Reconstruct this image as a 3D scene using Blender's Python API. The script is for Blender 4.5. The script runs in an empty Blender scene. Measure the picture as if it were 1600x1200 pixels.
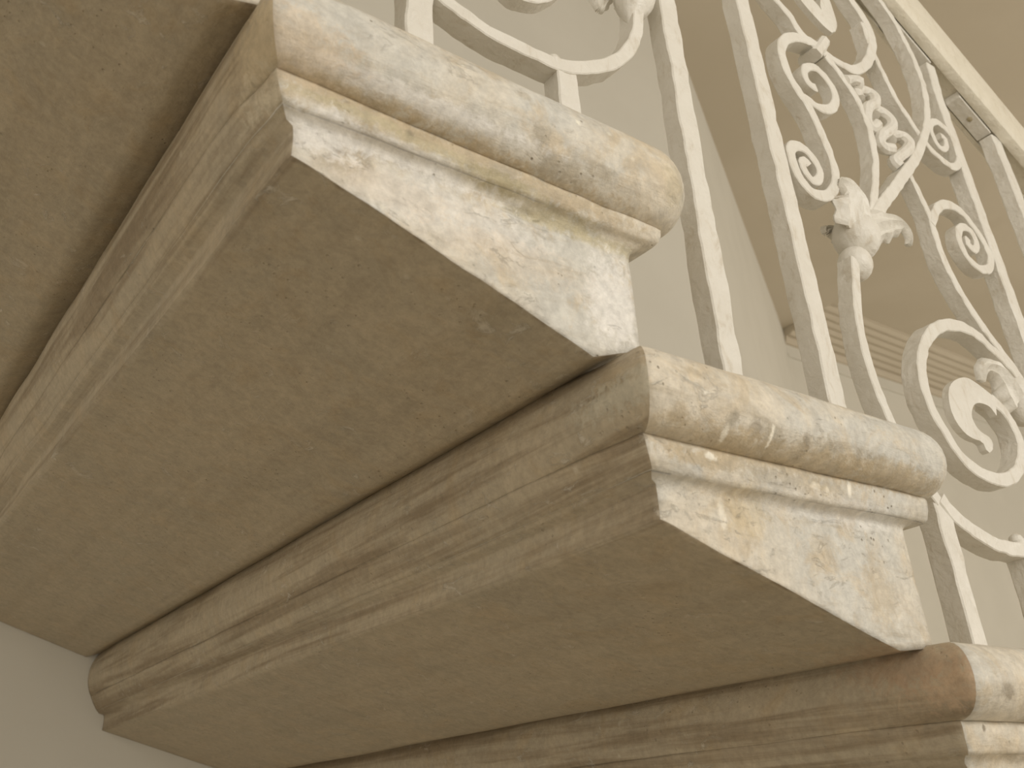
import bpy, bmesh, math, random
from mathutils import Vector, Matrix, noise

random.seed(7)
scene = bpy.context.scene
COL = scene.collection

# ------------------------------------------------------------------ camera
F_PX = 1456.7771
YAW, PITCH, ROLL = .6615, .5276, -.0594
cy, sy, cp, sp = math.cos(YAW), math.sin(YAW), math.cos(PITCH), math.sin(PITCH)
fw = Vector((sy*cp, cy*cp, sp)); rt = Vector((cy, -sy, 0)); up = rt.cross(fw)
cr, sr = math.cos(ROLL), math.sin(ROLL)
rt, up = rt*cr + up*sr, up*cr - rt*sr
cam_data = bpy.data.cameras.new('camera'); cam = bpy.data.objects.new('camera', cam_data); COL.objects.link(cam)
m = Matrix((rt, up, -fw)).transposed().to_4x4(); m.translation = Vector((-.1522, -.4422, -.4723))
cam.matrix_world = m
cam_data.sensor_width = 36; cam_data.lens = F_PX/1600*36
cam_data.shift_x = -20.56/1600; cam_data.shift_y = -157.21/1600
cam_data.clip_start = .01
cam_data.dof.use_dof = True; cam_data.dof.focus_distance = .9; cam_data.dof.aperture_fstop = 11
scene.camera = cam

# ------------------------------------------------------------------ world, lights, exposure
world = bpy.data.worlds.new('world'); scene.world = world; world.use_nodes = True
bg = world.node_tree.nodes['Background']; bg.inputs[0].default_value = (1.0, .91, .78, 1); bg.inputs[1].default_value = .92
def area(name, loc, target, size, power, col):
    l = bpy.data.lights.new(name, 'AREA'); l.shape = 'DISK'; l.size = size; l.energy = power; l.color = col
    o = bpy.data.objects.new(name, l); COL.objects.link(o); o.location = loc
    o.rotation_euler = (Vector(target)-Vector(loc)).to_track_quat('-Z', 'Y').to_euler(); return o
area('key_lamp', (.65, -1.75, .50), (.4, .3, -.1), .7, 12.6, (1.0, .97, .91))
area('far_fill', (6.2, -2.6, .1), (6.0, 2.6, 2.5), 1.2, 66, (1.0, .91, .77))  # unseen fill light, added to brighten the ceiling and far wall
scene.view_settings.view_transform = 'Standard'; scene.view_settings.look = 'None'
scene.view_settings.gamma = 1; scene.view_settings.use_curve_mapping = False
scene.view_settings.exposure = 0

# ------------------------------------------------------------------ materials
class NT:
    def __init__(s, name):
        s.m = bpy.data.materials.new(name); s.m.use_nodes = True; s.t = s.m.node_tree; s.n = s.t.nodes
        s.b = s.n['Principled BSDF']
        g = s.n.new('ShaderNodeNewGeometry'); s.pos = g.outputs['Position']; s.nor = g.outputs['Normal']
    def link(s, a, b): s.t.links.new(a, b)
    def coords(s, scale=(1, 1, 1), rot=(0, 0, 0), loc=(0, 0, 0)):
        mp = s.n.new('ShaderNodeMapping'); s.link(s.pos, mp.inputs[0])
        mp.inputs['Scale'].default_value = scale; mp.inputs['Rotation'].default_value = rot; mp.inputs['Location'].default_value = loc
        return mp.outputs[0]
    def noise(s, scale, detail=4, rough=.55, dist=0., co=None):
        n = s.n.new('ShaderNodeTexNoise'); s.link(co if co else s.pos, n.inputs['Vector'])
        n.inputs['Scale'].default_value = scale; n.inputs['Detail'].default_value = detail
        n.inputs['Roughness'].default_value = rough; n.inputs['Distortion'].default_value = dist
        return n.outputs[0]
    def voro(s, scale, co=None, feat='F1'):
        n = s.n.new('ShaderNodeTexVoronoi'); n.feature = feat; s.link(co if co else s.pos, n.inputs['Vector'])
        n.inputs['Scale'].default_value = scale; return n.outputs['Distance']
    def ramp(s, v, a, b, lo=0., hi=1.):
        r = s.n.new('ShaderNodeMapRange'); s.link(v, r.inputs[0]); r.inputs[1].default_value = a; r.inputs[2].default_value = b
        r.inputs[3].default_value = lo; r.inputs[4].default_value = hi; r.interpolation_type = 'SMOOTHSTEP'; return r.outputs[0]
    def math(s, op, a, b):
        r = s.n.new('ShaderNodeMath'); r.operation = op
        for i, v in enumerate((a, b)):
            if isinstance(v, (int, float)): r.inputs[i].default_value = v
            else: s.link(v, r.inputs[i])
        return r.outputs[0]
    def mix(s, fac, a, b, mode='MIX'):
        r = s.n.new('ShaderNodeMix'); r.data_type = 'RGBA'; r.blend_type = mode
        if isinstance(fac, (int, float)): r.inputs[0].default_value = fac
        else: s.link(fac, r.inputs[0])
        for i, v in ((6, a), (7, b)):
            if isinstance(v, tuple): r.inputs[i].default_value = (*v, 1)
            else: s.link(v, r.inputs[i])
        return r.outputs[2]
    def fin(s, col, rough=.7, bump=None, strength=.3, dist=.002, spec=.3):
        if isinstance(col, tuple): s.b.inputs['Base Color'].default_value = (*col, 1)
        else: s.link(col, s.b.inputs['Base Color'])
        if isinstance(rough, float): s.b.inputs['Roughness'].default_value = rough
        else: s.link(rough, s.b.inputs['Roughness'])
        s.b.inputs['Specular IOR Level'].default_value = spec
        if bump is not None:
            b = s.n.new('ShaderNodeBump'); b.inputs['Strength'].default_value = strength; b.inputs['Distance'].default_value = dist
            s.link(bump, b.inputs['Height']); s.link(b.outputs[0], s.b.inputs['Normal'])
        return s.m

# stains and worn patches on the stone: centre, half size along the step, height, colour, strength
END_SPOTS = [
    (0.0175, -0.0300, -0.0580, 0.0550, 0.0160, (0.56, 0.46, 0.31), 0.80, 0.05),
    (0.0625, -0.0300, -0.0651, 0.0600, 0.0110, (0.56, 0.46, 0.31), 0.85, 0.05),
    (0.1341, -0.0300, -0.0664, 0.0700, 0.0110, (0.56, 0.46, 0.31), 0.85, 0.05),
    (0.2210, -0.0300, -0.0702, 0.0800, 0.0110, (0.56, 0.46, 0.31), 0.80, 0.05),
    (0.0485, 0.0000, -0.0978, 0.0240, 0.0200, (0.5, 0.43, 0.32), 0.75, 0.05),
    (0.0613, 0.0000, -0.0987, 0.0150, 0.0160, (0.5, 0.43, 0.32), 0.60, 0.05),
    (0.1862, -0.0400, -0.0424, 0.0080, 0.0090, (0.48, 0.43, 0.34), 0.80, 0.05),
    (0.0910, -0.0400, -0.0687, 0.0040, 0.0040, (0.3, 0.25, 0.18), 0.90, 0.05),
    (0.1699, -0.0350, -0.0145, 0.0060, 0.0060, (0.48, 0.43, 0.34), 0.60, 0.05),
    (0.2024, -0.0400, -0.0576, 0.0120, 0.0060, (0.48, 0.43, 0.34), 0.80, 0.05),
    (0.2192, -0.0400, -0.0564, 0.0100, 0.0070, (0.48, 0.43, 0.34), 0.80, 0.05),
    (0.2425, -0.0400, -0.0515, 0.0140, 0.0060, (0.48, 0.43, 0.34), 0.80, 0.05),
    (0.1674, -0.0400, -0.0689, 0.0180, 0.0070, (0.48, 0.43, 0.34), 0.70, 0.05),
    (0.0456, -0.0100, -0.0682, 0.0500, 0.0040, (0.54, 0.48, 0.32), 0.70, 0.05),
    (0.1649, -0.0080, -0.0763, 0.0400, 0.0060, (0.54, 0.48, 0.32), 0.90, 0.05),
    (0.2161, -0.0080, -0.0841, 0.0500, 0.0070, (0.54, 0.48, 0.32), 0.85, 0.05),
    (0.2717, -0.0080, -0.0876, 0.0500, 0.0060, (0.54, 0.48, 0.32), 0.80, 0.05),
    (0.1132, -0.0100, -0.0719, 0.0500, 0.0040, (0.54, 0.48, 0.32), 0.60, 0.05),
    (0.0698, -0.0160, -0.0513, 0.1400, 0.0060, (0.86, 0.84, 0.8), 0.75, 0.05),
    (0.2756, 0.0000, -0.1355, 0.0300, 0.0450, (0.86, 0.84, 0.8), 0.85, 0.05),
    (0.1293, 0.0000, -0.1078, 0.0900, 0.0220, (0.86, 0.84, 0.8), 0.60, 0.05),
    (0.0336, 0.0000, -0.0861, 0.0300, 0.0150, (0.86, 0.84, 0.8), 0.80, 0.05),
    (0.0855, -0.0150, -0.0816, 0.1200, 0.0060, (0.86, 0.84, 0.8), 0.70, 0.05),
    (0.1818, 0.0000, -0.1266, 0.0700, 0.0180, (0.72, 0.6, 0.45), 0.30, 0.05),
    (0.0897, 0.0000, -0.1071, 0.0500, 0.0150, (0.72, 0.6, 0.45), 0.30, 0.05),
    (0.0015, -0.0350, -0.0464, 0.0400, 0.0200, (0.72, 0.6, 0.45), 0.60, 0.05),
    (0.3218, -0.0400, -0.0358, 0.0200, 0.0200, (0.54, 0.48, 0.32), 0.35, 0.05),
    (0.3422, -0.0400, -0.2299, 0.0060, 0.0060, (0.48, 0.43, 0.34), 0.80, 0.05),
    (0.3667, -0.0400, -0.2339, 0.0100, 0.0080, (0.3, 0.25, 0.18), 0.60, 0.05),
    (0.3828, -0.0400, -0.2358, 0.0090, 0.0100, (0.48, 0.43, 0.34), 0.90, 0.05),
    (0.3916, -0.0400, -0.2371, 0.0070, 0.0090, (0.48, 0.43, 0.34), 0.90, 0.05),
    (0.4238, -0.0400, -0.2343, 0.0050, 0.0090, (0.3, 0.25, 0.18), 0.60, 0.05),
    (0.4458, -0.0400, -0.2344, 0.0100, 0.0110, (0.48, 0.43, 0.34), 0.95, 0.05),
    (0.4885, -0.0400, -0.2332, 0.0050, 0.0090, (0.48, 0.43, 0.34), 0.80, 0.05),
    (0.5095, -0.0400, -0.2328, 0.0120, 0.0060, (0.48, 0.43, 0.34), 0.80, 0.05),
    (0.5571, -0.0400, -0.2342, 0.0050, 0.0050, (0.48, 0.43, 0.34), 0.70, 0.05),
    (0.2908, -0.0400, -0.2346, 0.0100, 0.0080, (0.56, 0.46, 0.31), 0.60, 0.05),
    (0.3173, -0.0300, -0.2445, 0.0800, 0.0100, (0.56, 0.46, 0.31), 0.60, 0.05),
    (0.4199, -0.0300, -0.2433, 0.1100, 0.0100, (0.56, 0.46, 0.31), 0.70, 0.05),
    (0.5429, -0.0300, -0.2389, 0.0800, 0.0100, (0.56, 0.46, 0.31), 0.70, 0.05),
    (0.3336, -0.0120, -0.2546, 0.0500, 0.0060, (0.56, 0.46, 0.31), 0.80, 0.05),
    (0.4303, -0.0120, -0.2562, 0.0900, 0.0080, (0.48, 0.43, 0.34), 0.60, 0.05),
    (0.3852, -0.0420, -0.2340, 0.0022, 0.0070, (0.95, 0.9, 0.78), 1.00, 0.05),
    (0.3392, -0.0420, -0.2389, 0.0030, 0.0050, (0.95, 0.9, 0.78), 0.80, 0.05),
    (0.3368, -0.0170, -0.2518, 0.0060, 0.0030, (0.95, 0.9, 0.78), 1.00, 0.05),
    (0.4519, -0.0100, -0.2559, 0.0060, 0.0030, (0.95, 0.9, 0.78), 1.00, 0.05),
    (0.4668, -0.0100, -0.2578, 0.0030, 0.0040, (0.95, 0.9, 0.78), 0.90, 0.05),
    (0.4954, -0.0100, -0.2520, 0.0030, 0.0070, (0.95, 0.9, 0.78), 0.90, 0.05),
    (0.3729, 0.0000, -0.2686, 0.0040, 0.0040, (0.95, 0.9, 0.78), 0.80, 0.05),
    (0.3573, 0.0000, -0.2868, 0.0040, 0.0120, (0.95, 0.9, 0.78), 0.70, 0.05),
    (0.5282, 0.0000, -0.3262, 0.0220, 0.0300, (0.56, 0.46, 0.31), 0.45, 0.05),
    (0.3834, 0.0000, -0.2815, 0.0250, 0.0220, (0.64, 0.52, 0.32), 0.45, 0.05),
    (0.4653, 0.0000, -0.3004, 0.0200, 0.0140, (0.56, 0.46, 0.31), 0.40, 0.05),
    (0.4586, 0.0000, -0.2613, 0.0300, 0.0100, (0.64, 0.52, 0.32), 0.50, 0.05),
    (0.5699, -0.0200, -0.4021, 0.0100, 0.0100, (0.56, 0.46, 0.31), 0.40, 0.05),
    (0.6032, -0.0400, -0.4015, 0.0080, 0.0060, (0.3, 0.25, 0.18), 0.60, 0.05),
    (0.5978, -0.0120, -0.4245, 0.0030, 0.0030, (0.3, 0.25, 0.18), 0.90, 0.05),
    (0.4883, 0.0000, -0.2675, 0.1000, 0.0120, (0.86, 0.84, 0.8), 0.50, 0.05),
]
UNDER_SPOTS = [
    (0.2484, -0.0350, -0.2186, 0.0350, 0.0140, (0.5, 0.46, 0.36), 0.80, 0.08),
    (0.5402, -0.0300, -0.3954, 0.0500, 0.0180, (0.48, 0.34, 0.22), 0.70, 0.06),
    (0.5453, 0.0000, -0.3752, 0.0400, 0.0200, (0.4, 0.28, 0.18), 0.60, 0.08),
    (-0.0146, -0.0300, -0.0511, 0.0200, 0.0500, (0.52, 0.42, 0.27), 0.80, 0.05),
    (-0.0164, -0.0100, -0.0727, 0.0200, 0.0200, (0.56, 0.5, 0.38), 0.60, 0.05),
]

def stone_material(name, base, grey, ochre, brown, end=False, spots=()):
    t = NT(name)
    big = t.noise(7, 5, .6, .6)
    mid = t.noise(22, 6, .65, .8)
    fine = t.noise(160, 5, .7)
    streak_co = t.coords((9, 9, 60)) if end else t.coords((42, 1.7, 42))
    streak = t.noise(1, 6, .65, .5, streak_co)
    brush = t.noise(1, 4, .6, .3, t.coords((60, 14, 200), rot=(.1, .1, .5)))
    c = t.mix(t.ramp(big, .38, .62), base, grey)
    c = t.mix(t.ramp(mid, .48, .68, 0, .75), c, ochre)
    sf = t.ramp(streak, .5, .72, 0, .62) if end else t.ramp(streak, .44, .66, 0, .85)
    if not end:
        sx = t.n.new('ShaderNodeSeparateXYZ'); t.link(t.nor, sx.inputs[0])
        sf = t.math('MULTIPLY', sf, t.ramp(t.math('ABSOLUTE', sx.outputs[2], 0), .97, .80, .12, 1.))
    c = t.mix(sf, c, brown if end else (.22, .165, .10))
    # white limewash remnants
    wash = t.math('MULTIPLY', t.ramp(t.noise(34, 7, .75, 1.2, t.coords((1, 1, 2.2))), .56, .66), t.ramp(t.noise(9, 3, .5, .0, t.coords(loc=(3, 1, 2))), .45, .6))
    c = t.mix(t.math('MULTIPLY', wash, .75 if end else .28), c, (.84, .80, .70))
    flake = t.math('MULTIPLY', t.ramp(t.voro(46), .16, .05), t.ramp(t.noise(12, 3, .5, 0, t.coords(loc=(5, 2, 9))), .55, .66))
    c = t.mix(t.math('MULTIPLY', flake, .8 if end else .12), c, (.90, .86, .74))
    pit_sel = t.ramp(t.noise(14, 3, .5, 0, t.coords(loc=(1, 7, 4))), .52, .62)
    pit = t.math('MULTIPLY', t.ramp(t.voro(120), .17, .06), pit_sel)
    c = t.mix(t.math('MULTIPLY', pit, .8 if end else .15), c, (.20, .15, .09))
    warp = t.n.new('ShaderNodeTexNoise'); t.link(t.pos, warp.inputs['Vector']); warp.inputs['Scale'].default_value = 55; warp.inputs['Detail'].default_value = 5; warp.inputs['Roughness'].default_value = .7
    ww = t.n.new('ShaderNodeVectorMath'); ww.operation = 'MULTIPLY_ADD'; t.link(warp.outputs['Color'], ww.inputs[0])
    ww.inputs[1].default_value = (.020, .0, .014); ww.inputs[2].default_value = (-.010, 0, -.007)
    brk = t.noise(130, 6, .72, .6)
    for (x, y, z, a, h_, col, s_, ry) in spots:
        k = min(1, min(a, h_)/.010)
        sc_ = t.n.new('ShaderNodeVectorMath'); sc_.operation = 'MULTIPLY_ADD'; t.link(ww.outputs[0], sc_.inputs[0]); sc_.inputs[1].default_value = (k, k, k); t.link(t.pos, sc_.inputs[2])
        mp = t.n.new('ShaderNodeMapping'); t.link(sc_.outputs[0], mp.inputs[0]); mp.inputs['Scale'].default_value = (1/a, 1/ry, 1/h_); mp.inputs['Location'].default_value = (-x/a, -y/ry, -z/h_)
        ln = t.n.new('ShaderNodeVectorMath'); ln.operation = 'LENGTH'; t.link(mp.outputs[0], ln.inputs[0])
        edge = t.math('ADD', ln.outputs['Value'], t.math('MULTIPLY', t.math('SUBTRACT', brk, .5), 2.6))
        c = t.mix(t.ramp(edge, 1.25, .45, 0, s_), c, col)
    grain = t.math('MULTIPLY', t.ramp(fine, .3, .7, .90, 1.07), t.ramp(t.noise(60, 6, .7, .4), .3, .7, .86 if end else .93, 1.08))
    g2 = t.n.new('ShaderNodeCombineColor'); [t.link(grain, g2.inputs[i]) for i in range(3)]
    c = t.mix(1., c, g2.outputs[0], 'MULTIPLY')
    h = t.math('ADD', t.math('MULTIPLY', fine, .5), t.math('MULTIPLY', mid, 1.3))
    h = t.math('ADD', h, t.math('MULTIPLY', streak, 1.0 if end else .35))
    h = t.math('ADD', h, t.math('MULTIPLY', wash, .5))
    h = t.math('SUBTRACT', h, t.math('MULTIPLY', pit, 1.2))
    return t.fin(c, t.ramp(mid, .3, .7, .62, .42), h, .6 if end else .5, .0026, .35)

def plaster_material(name, a, b, scale=2.5):
    t = NT(name)
    c = t.mix(t.ramp(t.noise(scale, 4, .5), .35, .65), a, b)
    return t.fin(c, .8, t.noise(60, 5, .6), .12, .002, .2)

def paint_material(name, a, b):
    t = NT(name)
    n = t.noise(30, 4, .6)
    c = t.mix(t.ramp(n, .35, .7), a, b)
    grime = t.math('MULTIPLY', t.ramp(t.noise(1, 6, .7, .5, t.coords((70, 70, 28))), .52, .72), .42)
    c = t.mix(grime, c, (.50, .42, .30))
    h = t.math('ADD', t.noise(90, 4, .55, .3), t.math('MULTIPLY', t.noise(30, 3, .5), 1.6))
    return t.fin(c, .42, h, .6, .0030, .4)

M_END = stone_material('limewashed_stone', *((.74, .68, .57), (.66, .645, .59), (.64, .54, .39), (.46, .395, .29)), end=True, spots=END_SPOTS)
M_UNDER = stone_material('shaded_brown_stone', *((.43, .36, .255), (.40, .34, .245), (.41, .325, .21), (.29, .225, .15)), spots=UNDER_SPOTS)  # soffits and backs: the stone's own brown, darkened further with painted shade
M_WALL = plaster_material('wall_plaster', *((.665, .645, .58), (.64, .62, .555)))
M_CEIL = plaster_material('ceiling_plaster', *((.58, .52, .42), (.55, .49, .39)), 1.2)
M_FLOOR = plaster_material('floor_stone', (.62, .58, .50), (.57, .53, .45))
M_PAINT = paint_material('white_iron_paint', *((.78, .755, .69), (.74, .71, .64)))
M_RAIL = paint_material('cream_rail_paint', *((.78, .735, .625), (.74, .695, .58)))
M_SCREW = NT('dull_screw').fin((.42, .36, .24), .45, None, spec=.5)

# ------------------------------------------------------------------ helpers
def link_mesh(name, bm, mats, parent=None, smooth=True, origin=(0, 0, 0)):
    me = bpy.data.meshes.new(name)
    bmesh.ops.recalc_face_normals(bm, faces=bm.faces)
    bmesh.ops.translate(bm, verts=bm.verts, vec=-Vector(origin))
    bm.to_mesh(me); bm.free()
    for mt in (mats if isinstance(mats, (list, tuple)) else [mats]): me.materials.append(mt)
    for p in me.polygons: p.use_smooth = bool(smooth)
    if smooth == 'bar': me.set_sharp_from_angle(angle=math.radians(34))
    o = bpy.data.objects.new(name, me); COL.objects.link(o); o.location = origin
    if parent is not None:
        o.parent = parent
        o.location = Vector(origin)-root_loc(parent)
    return o

def root_loc(o):
    v = Vector(o.location)
    while o.parent is not None:
        o = o.parent; v += Vector(o.location)
    return v

def thing(name, label, cat, loc):
    o = bpy.data.objects.new(name, None); COL.objects.link(o); o.location = loc; o.empty_display_size = .1
    o['label'] = label; o['category'] = cat
    return o

def structure(name, bm, mat, smooth=False):
    o = link_mesh(name, bm, mat, None, smooth); o['kind'] = 'structure'; return o

def box_bm(x0, x1, y0, y1, z0, z1, bev=0.):
    bm = bmesh.new(); bmesh.ops.create_cube(bm, size=1)
    for v in bm.verts:
        v.co = Vector((x0+(v.co.x+.5)*(x1-x0), y0+(v.co.y+.5)*(y1-y0), z0+(v.co.z+.5)*(z1-z0)))
    if bev: bmesh.ops.bevel(bm, geom=list(bm.edges), offset=bev, segments=2, profile=.6, affect='EDGES')
    return bm

def prism_bm(poly, axis, a, b):
    """poly: 2-D outline, extruded along axis ('x','y','z') from a to b."""
    bm = bmesh.new(); rings = []
    for t in (a, b):
        r = []
        for p in poly:
            co = {'x': (t, p[0], p[1]), 'y': (p[0], t, p[1]), 'z': (p[0], p[1], t)}[axis]
            r.append(bm.verts.new(co))
        rings.append(r)
    n = len(poly)
    for i in range(n): bm.faces.new((rings[0][i], rings[0][(i+1) % n], rings[1][(i+1) % n], rings[1][i]))
    bm.faces.new(rings[0][::-1]); bm.faces.new(rings[1])
    return bm

def spline(P, step=.006):
    P = [Vector(p) for p in P]; P = [P[0]*2-P[1]]+P+[P[-1]*2-P[-2]]
    out = []
    for i in range(1, len(P)-2):
        p0, p1, p2, p3 = P[i-1:i+3]; n = max(2, int((p2-p1).length/step)+1)
        for k in range(n):
            t = k/n
            out.append(.5*((2*p1)+(p2-p0)*t+(2*p0-5*p1+4*p2-p3)*t*t+(3*p1-p0-3*p2+p3)*t**3))
    out.append(P[-2]); return out

def bar_bm(pts, widths, y0, y1, ch=.0011, wob=.0009):
    """flat iron bar bent edgewise: centre line pts in (x, z), widths in metres, from y0 (front) to y1 (back)."""
    C = spline([(p[0], p[1]) for p in pts]); n = len(C)
    if isinstance(widths, (int, float)): widths = [widths, widths]
    bm = bmesh.new(); rings = []
    for i, c in enumerate(C):
        u = i/(n-1)*(len(widths)-1); k = min(int(u), len(widths)-2); w = widths[k]+(widths[k+1]-widths[k])*(u-k)
        t = (C[min(i+1, n-1)]-C[max(i-1, 0)]).normalized(); nn = Vector((-t.y, t.x))
        w *= 1+.10*noise.noise(Vector((c.x*60, c.y*60, y0*50)))
        h = w/2; c_ = min(ch, h*.6)
        ring = []
        for (s, yy) in ((-(h-c_), y0), ((h-c_), y0), (h, y0+c_), (h, y1-c_), (h-c_, y1), (-(h-c_), y1), (-h, y1-c_), (-h, y0+c_)):
            p = c+nn*s
            q = Vector((p.x, yy, p.y)); q += Vector([wob*noise.noise(q*90+Vector((k2*9, 0, 0))) for k2 in range(3)])
            ring.append(bm.verts.new(q))
        rings.append(ring)
    for a, b in zip(rings, rings[1:]):
        for i in range(8): bm.faces.new((a[i], a[(i+1) % 8], b[(i+1) % 8], b[i]))
    bm.faces.new(rings[0]); bm.faces.new(rings[-1][::-1])
    return bm

def upright_bm(x0, x1, y0, y1, z0, z1, top=None, wob=.0017):
    """square iron bar standing upright, softened by many coats of paint"""
    bm = bmesh.new(); rings = []; c = .0014
    n = max(4, int((z1-z0)/.012))
    for i in range(n+1):
        z = z0+(z1-z0)*i/n
        ring = []
        for (x, y) in ((x0+c, y0), (x1-c, y0), (x1, y0+c), (x1, y1-c), (x1-c, y1), (x0+c, y1), (x0, y1-c), (x0, y0+c)):
            q = Vector((x, y, z)); q += Vector([wob*noise.noise(q*45+Vector((k*7, 3, 0))) for k in range(2)]+[0])
            if top and i > n-5: q.x += top*((i-(n-5))/5)
            ring.append(bm.verts.new(q))
        rings.append(ring)
    for a, b in zip(rings, rings[1:]):
        for i in range(8): bm.faces.new((a[i], a[(i+1) % 8], b[(i+1) % 8], b[i]))
    bm.faces.new(rings[0]); bm.faces.new(rings[-1][::-1])
    return bm

def tube_bm(P3, radii, seg=10):
    C = spline(P3, .003); n = len(C); bm = bmesh.new(); rings = []
    if isinstance(radii, (int, float)): radii = [radii, radii]
    for i, c in enumerate(C):
        u = i/(n-1)*(len(radii)-1); k = min(int(u), len(radii)-2); r = radii[k]+(radii[k+1]-radii[k])*(u-k)
        t = (C[min(i+1, n-1)]-C[max(i-1, 0)]).normalized()
        a = t.cross(Vector((0, 1, 0))).normalized(); b = t.cross(a).normalized()
        rings.append([bm.verts.new(c+a*r*math.cos(2*math.pi*j/seg)+b*r*math.sin(2*math.pi*j/seg)) for j in range(seg)])
    for a, b in zip(rings, rings[1:]):
        for i in range(seg): bm.faces.new((a[i], a[(i+1) % seg], b[(i+1) % seg], b[i]))
    bm.faces.new(rings[0]); bm.faces.new(rings[-1][::-1])
    return bm

def lathe_bm(axis_pt, axis, prof, seg=28):
    """prof: list of (radius, distance along axis)"""
    axis = Vector(axis).normalized(); a = axis.cross(Vector((0, 1, 0))).normalized(); b = axis.cross(a).normalized()
    bm = bmesh.new(); rings = []
    for r, h in prof:
        r = max(r, 1e-4)
        rings.append([bm.verts.new(Vector(axis_pt)+axis*h+a*r*math.cos(2*math.pi*j/seg)+b*r*math.sin(2*math.pi*j/seg)) for j in range(seg)])
    for p, q in zip(rings, rings[1:]):
        for i in range(seg): bm.faces.new((p[i], p[(i+1) % seg], q[(i+1) % seg], q[i]))
    bm.faces.new(rings[0]); bm.faces.new(rings[-1][::-1])
    return bm

def leaf_bm(spine, widths, side, thick=.004, ridge=.35, nv=10, wave=.0025):
    """curled acanthus leaf. spine: 3-D points, side: unit cross direction, curling cross-section"""
    C = spline(spine, .004); n = len(C); bm = bmesh.new(); fr = []; bk = []
    for i, c in enumerate(C):
        u = i/(n-1)*(len(widths)-1); k = min(int(u), len(widths)-2); w = widths[k]+(widths[k+1]-widths[k])*(u-k)
        t = (C[min(i+1, n-1)]-C[max(i-1, 0)]).normalized(); s = t.cross(Vector((0, 1, 0))).normalized(); nn = s.cross(t).normalized()
        if nn.y > 0: nn = -nn
        fa = []; ba = []
        for j in range(nv+1):
            v = j/nv*2-1
            ww = w*(1+.10*math.sin(i*1.15)*abs(v))
            bulge = -ridge*w*v*v + wave*math.cos(v*3*math.pi)*(1 if abs(v) < .95 else .4)
            p = c+s*(v*ww/2)+nn*bulge
            fa.append(bm.verts.new(p)); ba.append(bm.verts.new(p-nn*thick*(1-.5*v*v)))
        fr.append(fa); bk.append(ba)
    for i in range(n-1):
        for j in range(nv):
            bm.faces.new((fr[i][j], fr[i][j+1], fr[i+1][j+1], fr[i+1][j])); bm.faces.new((bk[i][j], bk[i+1][j], bk[i+1][j+1], bk[i][j+1]))
        bm.faces.new((fr[i][0], fr[i+1][0], bk[i+1][0], bk[i][0])); bm.faces.new((fr[i][nv], bk[i][nv], bk[i+1][nv], fr[i+1][nv]))
    for e in (0, n-1):
        for j in range(nv): bm.faces.new((fr[e][j], bk[e][j], bk[e][j+1], fr[e][j+1]))
    return bm

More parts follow.
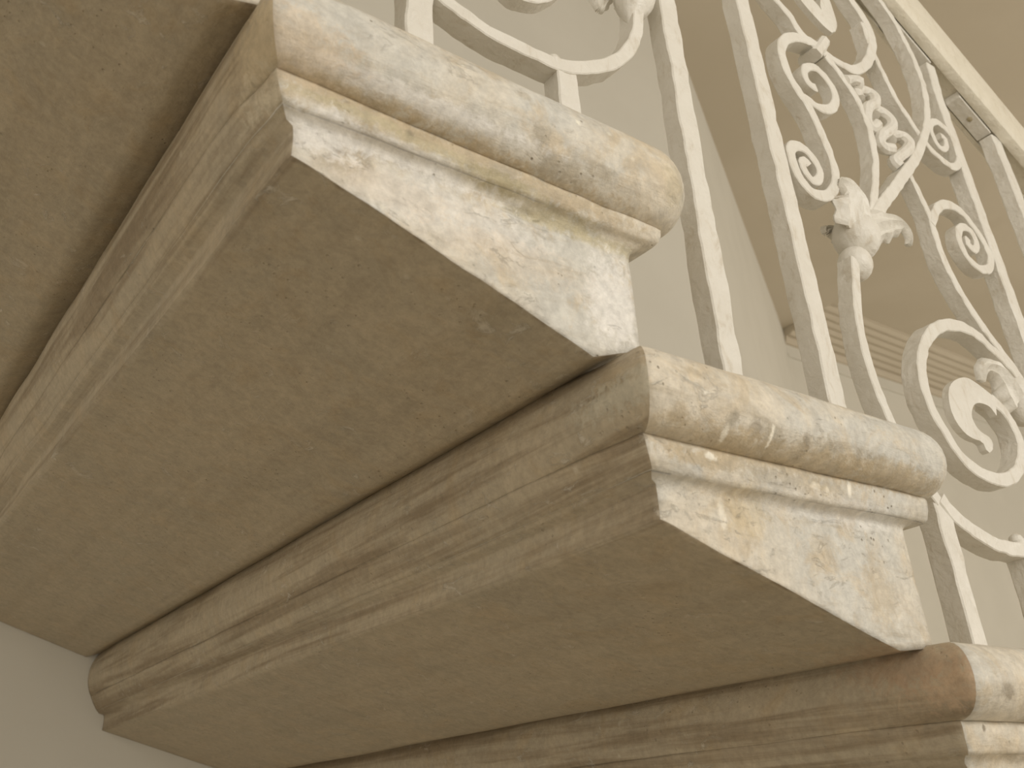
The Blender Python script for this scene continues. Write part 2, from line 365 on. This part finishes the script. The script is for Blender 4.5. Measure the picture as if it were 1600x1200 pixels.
# centre lines of the bent iron bars, metres in the plane of the balustrade: (x, z)
CURVES = {
    'scroll_bowl': [(0.5661, 0.4637), (0.5993, 0.4595), (0.6236, 0.4328), (0.6365, 0.4176), (0.6581, 0.403), (0.6755, 0.3779), (0.701, 0.3707), (0.7361, 0.3671), (0.7658, 0.3679), (0.7913, 0.3776), (0.8237, 0.4072), (0.8477, 0.4427), (0.8593, 0.4762), (0.8538, 0.5085), (0.8367, 0.5308), (0.8222, 0.5521), (0.7951, 0.567), (0.7567, 0.5375), (0.7297, 0.488)],
    's_scroll': [(0.7131, 0.3683), (0.7008, 0.3739), (0.6819, 0.3703), (0.6556, 0.3614), (0.6339, 0.3451), (0.6214, 0.3266), (0.6175, 0.3088), (0.6183, 0.2918), (0.6235, 0.2742), (0.6348, 0.2578), (0.647, 0.2409), (0.6584, 0.2074), (0.6643, 0.1798), (0.6648, 0.1542), (0.6531, 0.1271), (0.6338, 0.1101), (0.611, 0.1039), (0.596, 0.1109), (0.5869, 0.1261), (0.5849, 0.1445), (0.5889, 0.1576), (0.601, 0.1656), (0.6162, 0.1648), (0.6295, 0.1542), (0.6331, 0.1414), (0.6253, 0.1276), (0.6139, 0.1231), (0.6053, 0.1301), (0.6022, 0.1411), (0.6088, 0.1483), (0.615, 0.1437)],
    'inner_curl': [(0.6433, 0.2589), (0.6508, 0.2566), (0.6643, 0.254), (0.6794, 0.2561), (0.6958, 0.2649), (0.7101, 0.2808), (0.7147, 0.2976), (0.7095, 0.312), (0.6988, 0.3215), (0.6865, 0.3259), (0.6724, 0.3208), (0.6607, 0.3105), (0.6568, 0.2981), (0.6601, 0.2894), (0.6674, 0.2859), (0.6752, 0.2877)],
    'tulip_stem_left': [(0.7157, 0.3608), (0.7312, 0.349), (0.7464, 0.3326), (0.7617, 0.313), (0.7709, 0.2812), (0.7698, 0.2475), (0.7629, 0.2135), (0.7487, 0.1776), (0.7322, 0.1422), (0.7135, 0.11)],
    'tulip_stem_right': [(0.8422, 0.687), (0.87, 0.6425), (0.8935, 0.6041), (0.9148, 0.5813), (0.9368, 0.5562), (0.9534, 0.515), (0.9621, 0.4756), (0.9621, 0.4292), (0.9494, 0.3843), (0.9308, 0.3441), (0.9062, 0.3072), (0.8667, 0.2589), (0.8237, 0.2154), (0.7801, 0.1727), (0.7478, 0.1407), (0.7219, 0.113)],
    'side_scroll': [(0.8488, 0.4955), (0.8494, 0.4509), (0.8567, 0.4208), (0.8638, 0.3948), (0.8746, 0.3639), (0.8902, 0.3415), (0.9051, 0.3212), (0.9163, 0.3094), (0.9275, 0.3009), (0.9471, 0.2937), (0.9691, 0.2906), (0.9892, 0.2989), (1.0077, 0.3225), (1.0097, 0.349), (0.9968, 0.3657), (0.9786, 0.3717), (0.9588, 0.3639), (0.9478, 0.3472), (0.9486, 0.3258), (0.9581, 0.3163), (0.9749, 0.3246), (0.9822, 0.3428), (0.9709, 0.3459)],
    'long_stem': [(0.8368, 0.236), (0.8439, 0.2205), (0.8511, 0.1991), (0.857, 0.1786), (0.86, 0.164), (0.8586, 0.1432), (0.8577, 0.1239), (0.8613, 0.0917), (0.8775, 0.0552), (0.8994, 0.0226), (0.9245, -0.0037), (0.9475, -0.0263), (0.9616, -0.0467)],
    'stem_curl': [(0.859, 0.153), (0.8759, 0.1766), (0.8963, 0.1952), (0.9155, 0.2044), (0.9351, 0.2076), (0.9529, 0.2039), (0.9682, 0.1918), (0.9809, 0.1779), (0.9884, 0.1601), (0.9883, 0.143), (0.9732, 0.1244), (0.9505, 0.1163), (0.9303, 0.1204), (0.9182, 0.1337), (0.9172, 0.1519), (0.9283, 0.1706), (0.9479, 0.1796), (0.9613, 0.1731), (0.9627, 0.1585), (0.9495, 0.1451), (0.9387, 0.1504), (0.9407, 0.16)],
    'bulb_stem': [(0.6587, 0.0361), (0.6516, 0.0139), (0.6443, -0.0086), (0.6358, -0.0397), (0.632, -0.0721), (0.6334, -0.1006), (0.6368, -0.1259), (0.6439, -0.1492), (0.6493, -0.1658), (0.6587, -0.1848), (0.6724, -0.2054), (0.6906, -0.2252)],
    'oval_ring': [(0.9536, -0.0476), (0.9434, -0.0332), (0.9248, -0.0207), (0.9035, -0.0107), (0.8792, 0.0009), (0.8471, 0.0042), (0.8136, -0.0022), (0.7846, -0.0149), (0.7599, -0.0333), (0.7401, -0.0553), (0.7272, -0.0809), (0.7232, -0.1073), (0.7277, -0.1269), (0.7356, -0.1415), (0.7495, -0.1624), (0.7654, -0.1747), (0.79, -0.1823), (0.8213, -0.1836), (0.8483, -0.1766), (0.8723, -0.1627), (0.8886, -0.1446), (0.8963, -0.1252), (0.8918, -0.1078), (0.88, -0.0931), (0.8611, -0.0838)],
    'sweep_left': [(0.1151, 0.1352), (0.1285, 0.1256), (0.142, 0.1196), (0.1544, 0.1157), (0.1721, 0.1111), (0.1902, 0.1078), (0.2088, 0.1076), (0.2294, 0.1082), (0.2519, 0.1087), (0.2696, 0.1125), (0.2842, 0.1186), (0.3095, 0.1332), (0.326, 0.1458), (0.344, 0.1651), (0.3578, 0.186), (0.3682, 0.21), (0.3729, 0.2296), (0.3741, 0.2495), (0.3662, 0.2615)],
    'sweep_right': [(0.6949, -0.2208), (0.7049, -0.2313), (0.7199, -0.2405), (0.7422, -0.2489), (0.7804, -0.257), (0.8254, -0.2564), (0.8794, -0.2519), (0.9333, -0.2364), (0.9736, -0.2118)],
    'hook_top': [(0.1272, 0.1967), (0.1722, 0.2057), (0.2126, 0.177), (0.2253, 0.1749), (0.2402, 0.1813), (0.2559, 0.1933), (0.2767, 0.2214), (0.2824, 0.248), (0.2686, 0.2536), (0.253, 0.2328)],
    'drop_left': [(0.8641, -0.0785), (0.8349, -0.0692), (0.8138, -0.0678), (0.787, -0.0784), (0.7697, -0.0935), (0.7624, -0.1156), (0.7674, -0.1318), (0.7804, -0.1415), (0.7973, -0.144), (0.8084, -0.1442), (0.811, -0.153), (0.8162, -0.1549)],
    'drop_right': [(0.8588, -0.1043), (0.8493, -0.0955), (0.8301, -0.0949), (0.8177, -0.099), (0.8112, -0.1041), (0.8048, -0.1114), (0.8023, -0.1185), (0.8059, -0.128), (0.8145, -0.1329), (0.8259, -0.1352), (0.8304, -0.1409), (0.8267, -0.1474)],
    'drop_arm_left': [(0.6904, 0.4642), (0.6937, 0.4494), (0.7125, 0.4345), (0.734, 0.4232), (0.749, 0.4199)],
    'drop_arm_right': [(0.7197, 0.482), (0.7239, 0.4698), (0.7358, 0.4612), (0.7476, 0.4475), (0.7584, 0.4275)],
    'drop_arm2_left': [(0.7467, 0.4984), (0.7447, 0.4798), (0.7397, 0.4647), (0.7425, 0.4446), (0.7545, 0.4241)],
    'drop_arm2_right': [(0.7676, 0.5111), (0.7699, 0.4849), (0.7704, 0.4582), (0.7676, 0.4422), (0.7579, 0.426)],
    'link': [(0.7738, 0.3166), (0.7749, 0.3294), (0.79, 0.3437), (0.8037, 0.3435), (0.8073, 0.3328), (0.7964, 0.3159), (0.7806, 0.3037), (0.7776, 0.2917), (0.7808, 0.2825), (0.7893, 0.2785), (0.8012, 0.2892)],
    'link1': [(0.7983, 0.3012), (0.8018, 0.3124), (0.8142, 0.3216), (0.8259, 0.3181), (0.8302, 0.3051), (0.824, 0.2902), (0.8097, 0.2765), (0.8008, 0.2692), (0.7984, 0.259), (0.8069, 0.2549), (0.8213, 0.2566)],
    'link2': [(0.8209, 0.2702), (0.8282, 0.2833), (0.8418, 0.2907), (0.8533, 0.2884), (0.856, 0.2762), (0.8489, 0.2638), (0.8318, 0.2487), (0.8228, 0.2398), (0.8276, 0.2309)],
    'link0': [(0.7475, 0.3357), (0.7626, 0.3454), (0.774, 0.3441), (0.777, 0.3387)],
}

# ------------------------------------------------------------------ the setting
L = 1.3375            # the steps are let into the stair wall at this depth
ZC = 2.7              # ceiling
ZF = -1.9965          # floor
XA = 1.98             # where the stair wall ends and the slanted wall begins
CX, CY = 5.246, 3.363  # where the slanted wall meets the far wall
structure('wall_stair', box_bm(-3.2, XA, L, L+.25, ZF, ZC), M_WALL)
structure('wall_slanted', prism_bm([(XA, L), (CX, CY), (CX-.15, CY+.25), (XA-.15, L+.25)], 'z', ZF, ZC), M_WALL)
structure('wall_lower', prism_bm([(XA, ZF), (3.35, ZF), (3.35, -1.86), (XA, -1.06)], 'y', L, L+.25), M_WALL)
structure('wall_far', box_bm(CX-.1, 11, CY, CY+.25, ZF, ZC), M_WALL)
structure('ceiling', box_bm(-3.2, 11, -4.5, CY+.25, ZC, ZC+.15), M_CEIL)
structure('floor', box_bm(-3.2, 11, -4.5, CY, ZF-.1, ZF), M_FLOOR)
# lowered flat soffit left of the cornice
structure('trim_1', prism_bm([(-3.2, -4.5), (CX-.02, -4.5), (CX-.02, CY+.1), (XA+.3, L+.30), (XA-.02, L+.1), (-3.2, L+.1)], 'z', ZC-.035, ZC), M_CEIL)
# reeded cornice on the far wall: wide on the ceiling, shallow on the wall
prof = []
y_in, y_out = 2.935, CY+.01
reeds = 6
pts = [(y_out, ZC+.01), (y_in, ZC+.01), (y_in, ZC-.012)]
for k in range(reeds):
    ya = y_in+.012+(y_out-.05-y_in)*k/reeds; yb = y_in+.012+(y_out-.05-y_in)*(k+1)/reeds
    za = ZC-.014-.085*k/reeds; zb = ZC-.014-.085*(k+1)/reeds
    for j in range(6):
        u = j/6; pts.append((ya+(yb-ya)*u*.86, za+(zb-za)*u-.010*math.sin(math.pi*u)))
    pts.append((ya+(yb-ya)*.93, zb+.004))
pts += [(y_out-.04, ZC-.115), (y_out-.03, ZC-.15), (y_out, ZC-.155)]
structure('trim_2', prism_bm(pts, 'x', CX-.02, 11), M_CEIL)
structure('trim_3', box_bm(CX-.02, 11, CY-.018, CY+.01, ZC-.26, ZC-.235), M_WALL)
# raised border line on the ceiling beside the soffit
structure('trim_4', box_bm(CX+.02, CX+.10, -1.5, 2.93, ZC-.009, ZC+.01), M_CEIL)

# ------------------------------------------------------------------ the staircase
T, R = .2876, .1815
stair = thing('stone_staircase', 'cantilevered stone staircase with moulded step ends, seen from below, let into the plaster wall', 'staircase', (.15, .6, -.2))

#   tread z, back x, front x, underside z at back, roll h (back, front), fillet bottom (b, f), cove bottom (b, f), roll out (back, front, end)
STEPS = [
    (.196, -.2700, .0100, .0800, (.066, .066), (.088, .088), (.104, .104), (.036, .050, .042)),
    (.012,  .0156, .2995, -.1066, (.070, .0765), (.0905, .0890), (.106, .1010), (.038, .050, .042)),
    (-.1815, .2946, .5870, -.2982, (.0648, .0616), (.0880, .0826), (.100, .0890), (.036, .050, .042)),
    (-.3630, .5860, .8745, -.4800, (.0560, .0600), (.0787, .0820), (.096, .0920), (.028, .050, .042)),
    (-.5445, .8735, 1.162, -.6610, (.060, .060), (.082, .082), (.094, .094), (.034, .050, .042)),
    (-.7260, 1.161, 1.4495, -.8425, (.060, .060), (.082, .082), (.094, .094), (.034, .050, .042)),
]
for k in range(1, 7):      # the flight goes on down to the floor, outside the picture
    STEPS.append((-.7260-R*k, 1.161+T*k, 1.4495+T*k, -.8425-R*k)+STEPS[5][4:])
YW = L-.0004
def nonuni(a, b, n, dens):
    """n+1 stations from a to b, dens metres of dense sampling at either end"""
    out = [a+dens*i/7 for i in range(7)]
    m = n-14
    out += [a+dens+(b-a-2*dens)*i/m for i in range(m)]
    out += [b-dens+dens*i/7 for i in range(8)]
    return out

def ring_pts(xb, xf, ye, rb, rf):
    """closed outline: end face (x up), front (y up), wall side, back; corners rounded"""
    P = []
    X = nonuni(xb, xf, 34, .05); Y = nonuni(ye, YW, 44, .05)
    P += [(x, ye) for x in X[:-1]] + [(xf, y) for y in Y[:-1]] + [(x, YW) for x in X[::-1][:-1]] + [(xb, y) for y in Y[::-1][:-1]]
    Q = []
    for x, y in P:
        for (cx_, sx, r) in ((xf-rf, 1, rf), (xb+rb, -1, rb)):
            if (x-cx_)*sx > 0 and y < ye+r:
                d = Vector((x-cx_, y-(ye+r)))
                # square corner -> arc
                mx = max(abs(d.x), abs(d.y))
                if mx > 1e-9:
                    a = math.atan2(abs(d.y), abs(d.x)); k = mx
                    x = cx_+sx*k*math.cos(a); y = ye+r-k*math.sin(a)
        Q.append((x, y))
    return Q

def wobble(p, amp, seed):
    q = p*9+Vector((seed*3.1, 0, 0)); q2 = p*38+Vector((0, seed*2.3, 0))
    return Vector([amp*noise.noise(q+Vector((0, 0, 17*k)))+.45*amp*noise.noise(q2+Vector((0, 11*k, 0))) for k in range(3)])

def step_levels(idx, d, chips):
    tz, xb, xf, ub, rh, fb, cb, (pb, pf, pe) = d
    qb, qf, qe = .0165, .0215, .0155
    sx = lambda x: min(1, max(0, (x-xb)/(xf-xb)))
    def lerp(a, x): return a[0]+(a[1]-a[0])*sx(x)
    roll, fil, bod = [], [], []
    def MELT(z):
        u = min(1, max(0, (tz-z)/cb[0])); return pb*math.sin(math.pi*min(1, u*.75+.25))**.8
    def level(dest, zf, ob, of, oe, rb, rf, amp=.0012):
        Q = ring_pts(xb-ob, xf+of, -oe, rb, rf)
        row = []
        for x, y in Q:
            if x < xb+.002 and ob > .002:      # away from the corner the back moulding is clogged with old paint
                k = .45+.55*min(1, max(0, (y-.0)/.05))
                x += k*(ob-(.10*ob+.90*MELT(zf(x, y))))
            p = Vector((x, y, zf(x, y)))
            if y < YW-.01: p += wobble(p, amp, idx)
            if chips and y < .1:
                cnoise = noise.noise(Vector((p.x*28, 4.4, p.z*90)))
                if amp > .0013 and p.x > .12: p.y += .004*max(0, cnoise); p.z += .0025*cnoise
            row.append(p)
        dest.append(row)
    n = 14
    r_of = lambda x: lerp(rh, x)
    for i in range(n+1):
        a = math.pi*i/n                     # 0 top .. pi bottom
        s = math.sin(a)
        fr = (1-math.cos(a))/2
        o = lambda p, q: (p-.028)+.028*s if i <= n//2 else max(q-.004, (p-.028))+(p-max(q-.004, p-.028))*s
        level(roll, lambda x, y, fr=fr: tz-r_of(x)*fr, o(pb, qb), o(pf, qf), o(pe, qe), .002+.003*s, .012+.026*s)
    for (u, v, am) in ((0., -.003, .0008), (0., .0, .0016), (.12, .0008, .0016), (.5, .0005, .0012), (.86, 0., .0018), (1., -.0016, .0018)):
        level(fil, lambda x, y, u=u: tz-(r_of(x)+(lerp(fb, x)-r_of(x))*u), (qb+v)*(1-.22*u*u), qf+v, (qe+v)*(1-.22*u*u), .0015, .004, am)
    for i in range(9):
        a = i/8*math.pi/2
        k = 1-math.sin(a)
        dz = (1-math.cos(a))
        level(bod, lambda x, y, dz=dz: tz-(lerp(fb, x)+(lerp(cb, x)-lerp(fb, x))*dz), (qb-.003)*.78*k, (qf-.003)*k, (qe-.003)*.78*k, .002, .004, .0014)
    # flat body down to the sloping underside
    zfr = tz-R-.002
    def zbot(x, y):
        s = (x-xb)/(xf-.05-xb); s = min(1, max(0, s))
        dip = {0: .018, 1: .015, 2: .005}.get(idx, .008)
        return ub+(zfr-dip-ub)*s if s < 1 else zfr-dip*(1-min(1, (x-(xf-.05))/.05))
    for u in (.06, .25, .5, .75, .94, 1.):
        def zf(x, y, u=u):
            a = tz-lerp(cb, x); return a+(zbot(x, y)-a)*u
        level(bod, zf, 0, 0, 0, .0025, .005, .0014)
    return roll, fil, bod, zbot

def skin(rows, cap_top=False, cap_bot=False, under=False):
    bm = bmesh.new(); V = [[bm.verts.new(p) for p in r] for r in rows]; n = len(V[0])
    NX, NY = 34, 44
    for a, b in zip(V, V[1:]):
        for i in range(n):
            f = bm.faces.new((a[i], a[(i+1) % n], b[(i+1) % n], b[i]))
            f.material_index = 1 if i >= 2*NX+NY else 0      # back moulding: browner stone, with shade put into its colour
    def cap(r, mi):
        # grid between end side (0..NX) and wall side
        near = [r[i] for i in range(NX+1)]
        front = [r[NX+j] for j in range(NY+1)]
        far = [r[NX+NY+NX-i] for i in range(NX+1)]
        back = [r[(NX+NY+NX+NY-j) % n] for j in range(NY+1)]
        grid = [[None]*(NX+1) for _ in range(NY+1)]
        for i in range(NX+1): grid[0][i] = near[i]; grid[NY][i] = far[i]
        for j in range(NY+1): grid[j][0] = back[j]; grid[j][NX] = front[j]
        for j in range(1, NY):
            v = (back[j].co.y-back[0].co.y)/(back[NY].co.y-back[0].co.y)
            for i in range(1, NX):
                p = near[i].co.lerp(far[i].co, v)
                p = p+Vector((0, 0, .0022*noise.noise(Vector((p.x*5, p.y*5, p.z)))))
                grid[j][i] = bm.verts.new(p)
        for j in range(NY):
            for i in range(NX):
                f = bm.faces.new((grid[j][i], grid[j][i+1], grid[j+1][i+1], grid[j+1][i])); f.material_index = mi
    if cap_top: cap(V[0], 0)
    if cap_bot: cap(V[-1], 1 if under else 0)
    return bm

for k, d in enumerate(STEPS):
    roll, fil, bod, zb = step_levels(k, d, k == 1)
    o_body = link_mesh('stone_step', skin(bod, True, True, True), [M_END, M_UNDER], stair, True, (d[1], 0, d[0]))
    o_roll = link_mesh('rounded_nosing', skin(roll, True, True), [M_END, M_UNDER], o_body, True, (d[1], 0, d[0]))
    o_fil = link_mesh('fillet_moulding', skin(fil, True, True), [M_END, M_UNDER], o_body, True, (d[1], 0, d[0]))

# ------------------------------------------------------------------ the wrought iron balustrade
rail = thing('iron_balustrade', 'white painted wrought iron balustrade with scrolls, leaves and handrail standing on the stone steps', 'railing', (.6, .031, -.17))
Y0, Y1 = .020, .042
def part(name, bm, mat=M_PAINT, parent=None, label=None, smooth='bar'):
    vs = [v.co for v in bm.verts]; c = sum(vs, Vector())/len(vs)
    o = link_mesh(name, bm, mat, parent or rail, smooth, tuple(c))
    if label: o['label'] = label
    return o
def hb(x): return .524-.67*(x-1.011)      # underside of handrail
def tread_z(x):
    for d in STEPS[::-1]:
        if x > d[2]-.2876+.0: return d[0]
    return STEPS[0][0]
def baluster(x0, x1, z0, z1, top=None): return part('baluster', upright_bm(x0, x1, Y0, Y1, z0, z1, top))
baluster(.106, .131, .010, 1.075)
baluster(.412, .437, -.184, .91)
baluster(.552, .577, -.184, .82)
baluster(.682, .706, -.365, -.225)
baluster(.999, 1.022, -.550, .505, .010)
baluster(1.150, 1.174, -.550, .424, -.004)
baluster(-.165, -.140, .194, 1.26)
for i in range(12):
    x = 1.462+.1438*i
    k = max(j for j, d in enumerate(STEPS) if x > d[1])
    baluster(x, x+.024, STEPS[k][0]-.003, hb(x)+.006)
# short stubs carrying the low sweeps
for x, zt, tz in ((.2695, .112, .010), (.838, -.249, -.365)):
    part('stub_post', upright_bm(x-.012, x+.012, Y0, Y1, tz, zt))
    part('rivet', lathe_bm((x-.012, Y0+.005, zt+.004), (-.2, 0, 1), [(.0, -.010), (.006, -.006), (.0075, 0), (.006, .004), (.003, .006), (0, .0068)]))
YC0, YC1 = Y0-.0005, Y1-.002
specs = {
 'scroll_bowl': ('lower_scroll', (.012, .013, .0135, .016, .019, .016, .013), YC0, YC1),
 's_scroll': ('s_scroll', (.013, .015, .0145, .0145, .014, .0145, .014, .012, .012), YC0-.001, YC1),
 'inner_curl': ('curl', (.010, .014, .0135, .0125, .012, .011), YC0, YC1-.004),
 'tulip_stem_left': ('tulip_stem', (.012, .0125, .0125, .013), YC0-.0015, YC1-.002),
 'tulip_stem_right': ('tulip_stem', (.012, .012, .013, .016, .017), YC0-.003, YC1-.002),
 'side_scroll': ('side_scroll', (.0115, .0115, .0115, .012, .013, .0115, .010, .010), YC0+.001, YC1+.001),
 'long_stem': ('long_stem', (.012, .0125, .014, .0145, .014), YC0+.0005, YC1+.0005),
 'stem_curl': ('curl', (.012, .0145, .014, .013, .0125, .012, .0115), YC0, YC1-.003),
 'bulb_stem': ('stem', (.0135, .0125, .0125, .0135), YC0, YC1),
 'oval_ring': ('oval_scroll', (.013, .014, .0155, .015, .0145, .0145, .0145, .015, .0145, .017), YC0-.001, YC1),
 'sweep_left': ('sweep', (.014, .0145, .0145, .0150, .0145, .0145, .014, .013), YC0-.001, YC1+.001),
 'sweep_right': ('sweep', (.016, .0155, .0155, .015, .0145), YC0-.001, YC1+.001),
 'hook_top': ('hook', (.008, .010, .008), YC0, YC1-.003),
}
for key, (nm, w, ya, yb) in specs.items():
    part(nm, bar_bm(CURVES[key], w, ya, yb))
def rails_bm(Lr, Rr, y0, y1, n=5):
    A = spline(Lr, .004); B = spline(Rr, .004); m = 26; bm = bmesh.new(); rows = []
    pick = lambda P, t: P[min(len(P)-1, int(t*(len(P)-1)))].lerp(P[min(len(P)-1, int(t*(len(P)-1))+1)], t*(len(P)-1)-int(t*(len(P)-1)))
    for i in range(m+1):
        a, c = pick(A, i/m), pick(B, i/m); ring = []
        for j in range(n+1):
            p = a.lerp(c, j/n); ring.append(bm.verts.new((p.x, y0-.0015*math.sin(math.pi*j/n), p.y)))
        ring.append(bm.verts.new((c.x, y1, c.y))); ring.append(bm.verts.new((a.x, y1, a.y))); rows.append(ring)
    k = n+3
    for p, q in zip(rows, rows[1:]):
        for i in range(k): bm.faces.new((p[i], p[(i+1) % k], q[(i+1) % k], q[i]))
    bm.faces.new(rows[0]); bm.faces.new(rows[-1][::-1]); return bm
for key in ('drop', 'drop_arm', 'drop_arm2'):
    part('leaf_tip', rails_bm(CURVES[key+'_left'], CURVES[key+'_right'], YC0-.0005, YC0+.0075))
# collar clasping two scrolls
part('collar', bar_bm([(.7268, .3938), (.7113, .3742), (.6958, .3546)], .017, Y0-.005, Y1+.004, .004))
# twisted chain ornament
for key in ('link0', 'link', 'link1', 'link2'):
    P = CURVES[key]; n = len(P)
    part('chain_link', tube_bm([(x, .022+.005*math.sin(3.2*i/n*math.pi), z) for i, (x, z) in enumerate(P)], .0084))
# flower cup: ball, bulb, leaves
def ball_prof(r, z0, z1, n=10):
    out = []
    for i in range(n+1):
        a = math.pi*(.06+.88*i/n); out.append((r*math.sin(a), (z0+z1)/2-(z1-z0)/2*math.cos(a)))
    return out
cup = part('flower_cup', lathe_bm((.690, .031, .066), (.10, 0, 1), ball_prof(.0265, -.014, .046)+[(.012, .050), (.010, .07)]))
part('knob', lathe_bm((.674, .031, .040), (.10, 0, 1), ball_prof(.0188, -.021, .021)), parent=cup)
part('leaf', leaf_bm([(.676, .018, .078), (.677, .012, .092), (.680, .009, .108), (.679, .008, .122), (.672, .010, .133), (.661, .014, .139)], (.052, .060, .066, .060, .046, .014), None, ridge=.16, wave=.0032), parent=cup)
part('leaf', leaf_bm([(.698, .012, .089), (.714, .007, .096), (.731, .003, .101), (.745, .001, .102), (.7535, .001, .095), (.7545, .002, .085), (.7520, .004, .077)], (.042, .044, .040, .030, .018, .010, .006), None, ridge=.22, wave=.003), parent=cup)
part('leaf', leaf_bm([(.688, .042, .092), (.682, .048, .099), (.675, .052, .098), (.671, .053, .092)], (.026, .024, .016, .006), None), parent=cup)
# second leaf, at the oval scroll
lf = part('acanthus_leaf', leaf_bm([(.918, .010, -.070), (.900, .006, -.060), (.880, .004, -.050), (.860, .006, -.047), (.8475, .009, -.054), (.8425, .013, -.068)], (.062, .060, .044, .028, .018, .008), None, .007))
part('flower_bud', lathe_bm((.948, .031, -.062), (.1, 0, 1), ball_prof(.020, -.034, .034)))
# small bud closing the left sweep, with its pointed sepals
bud = part('bud', lathe_bm((.3800, .027, .270), (-.30, 0, -1), [(.004, -.040), (.013, -.034), (.0195, -.022), (.0225, -.008), (.0215, .006), (.0170, .019), (.0120, .027), (.0095, .033), (.0050, .040), (.0015, .046)]))
part('leaf', leaf_bm([(.362, .042, .300), (.352, .042, .275), (.346, .042, .256), (.342, .042, .246)], (.034, .032, .022, .005), None, .004), parent=bud)
# handrail
def hrail(x0, x1, n=60):
    bm = bmesh.new(); rings = []
    for i in range(n+1):
        x = x0+(x1-x0)*i/n; b = hb(x); h = .104-.05*(x-1.018)
        prof = [(.0035, .004), (.001, .010), (.0, .018), (.0, h-.014), (.002, h-.006), (.008, h), (.050, h), (.055, h-.006), (.057, h-.014), (.057, .018), (.0565, .010), (.055, .004), (.052, .0), (.047, .0), (.047, .011), (.019, .011), (.019, .0), (.010, .0)]
        rings.append([bm.verts.new((x, y, b+z+.0006*noise.noise(Vector((x*30, y*90, z*50))))) for y, z in prof])
    k = len(rings[0])
    for a, b in zip(rings, rings[1:]):
        for i in range(k): bm.faces.new((a[i], a[(i+1) % k], b[(i+1) % k], b[i]))
    bm.faces.new(rings[0]); bm.faces.new(rings[-1][::-1]); return bm
part('handrail', hrail(-.35, 3.25, 120), M_RAIL)
def plate(x0, x1):
    bm = prism_bm([(x0, hb(x0)-.003), (x1, hb(x1)-.003), (x1, hb(x1)+.009), (x0, hb(x0)+.009)], 'y', Y0+.0010, Y1+.003)
    bmesh.ops.bevel(bm, geom=list(bm.edges), offset=.001, segments=1, affect='EDGES')
    return part('fixing_plate', bm, M_PAINT, smooth=False)
for x0, x1, xs in ((.950, 1.026, .985), (1.084, 1.150, 1.118), (.50, .577, .53)):
    p = plate(x0, x1)
    zs = hb(xs)-.003
    part('screw', lathe_bm((xs, .032, zs+.001), (-.55, 0, -.83), [(0, -.001), (.0045, 0), (.0042, .0016), (.0025, .0028), (0, .0032)], 16), M_SCREW, parent=p)
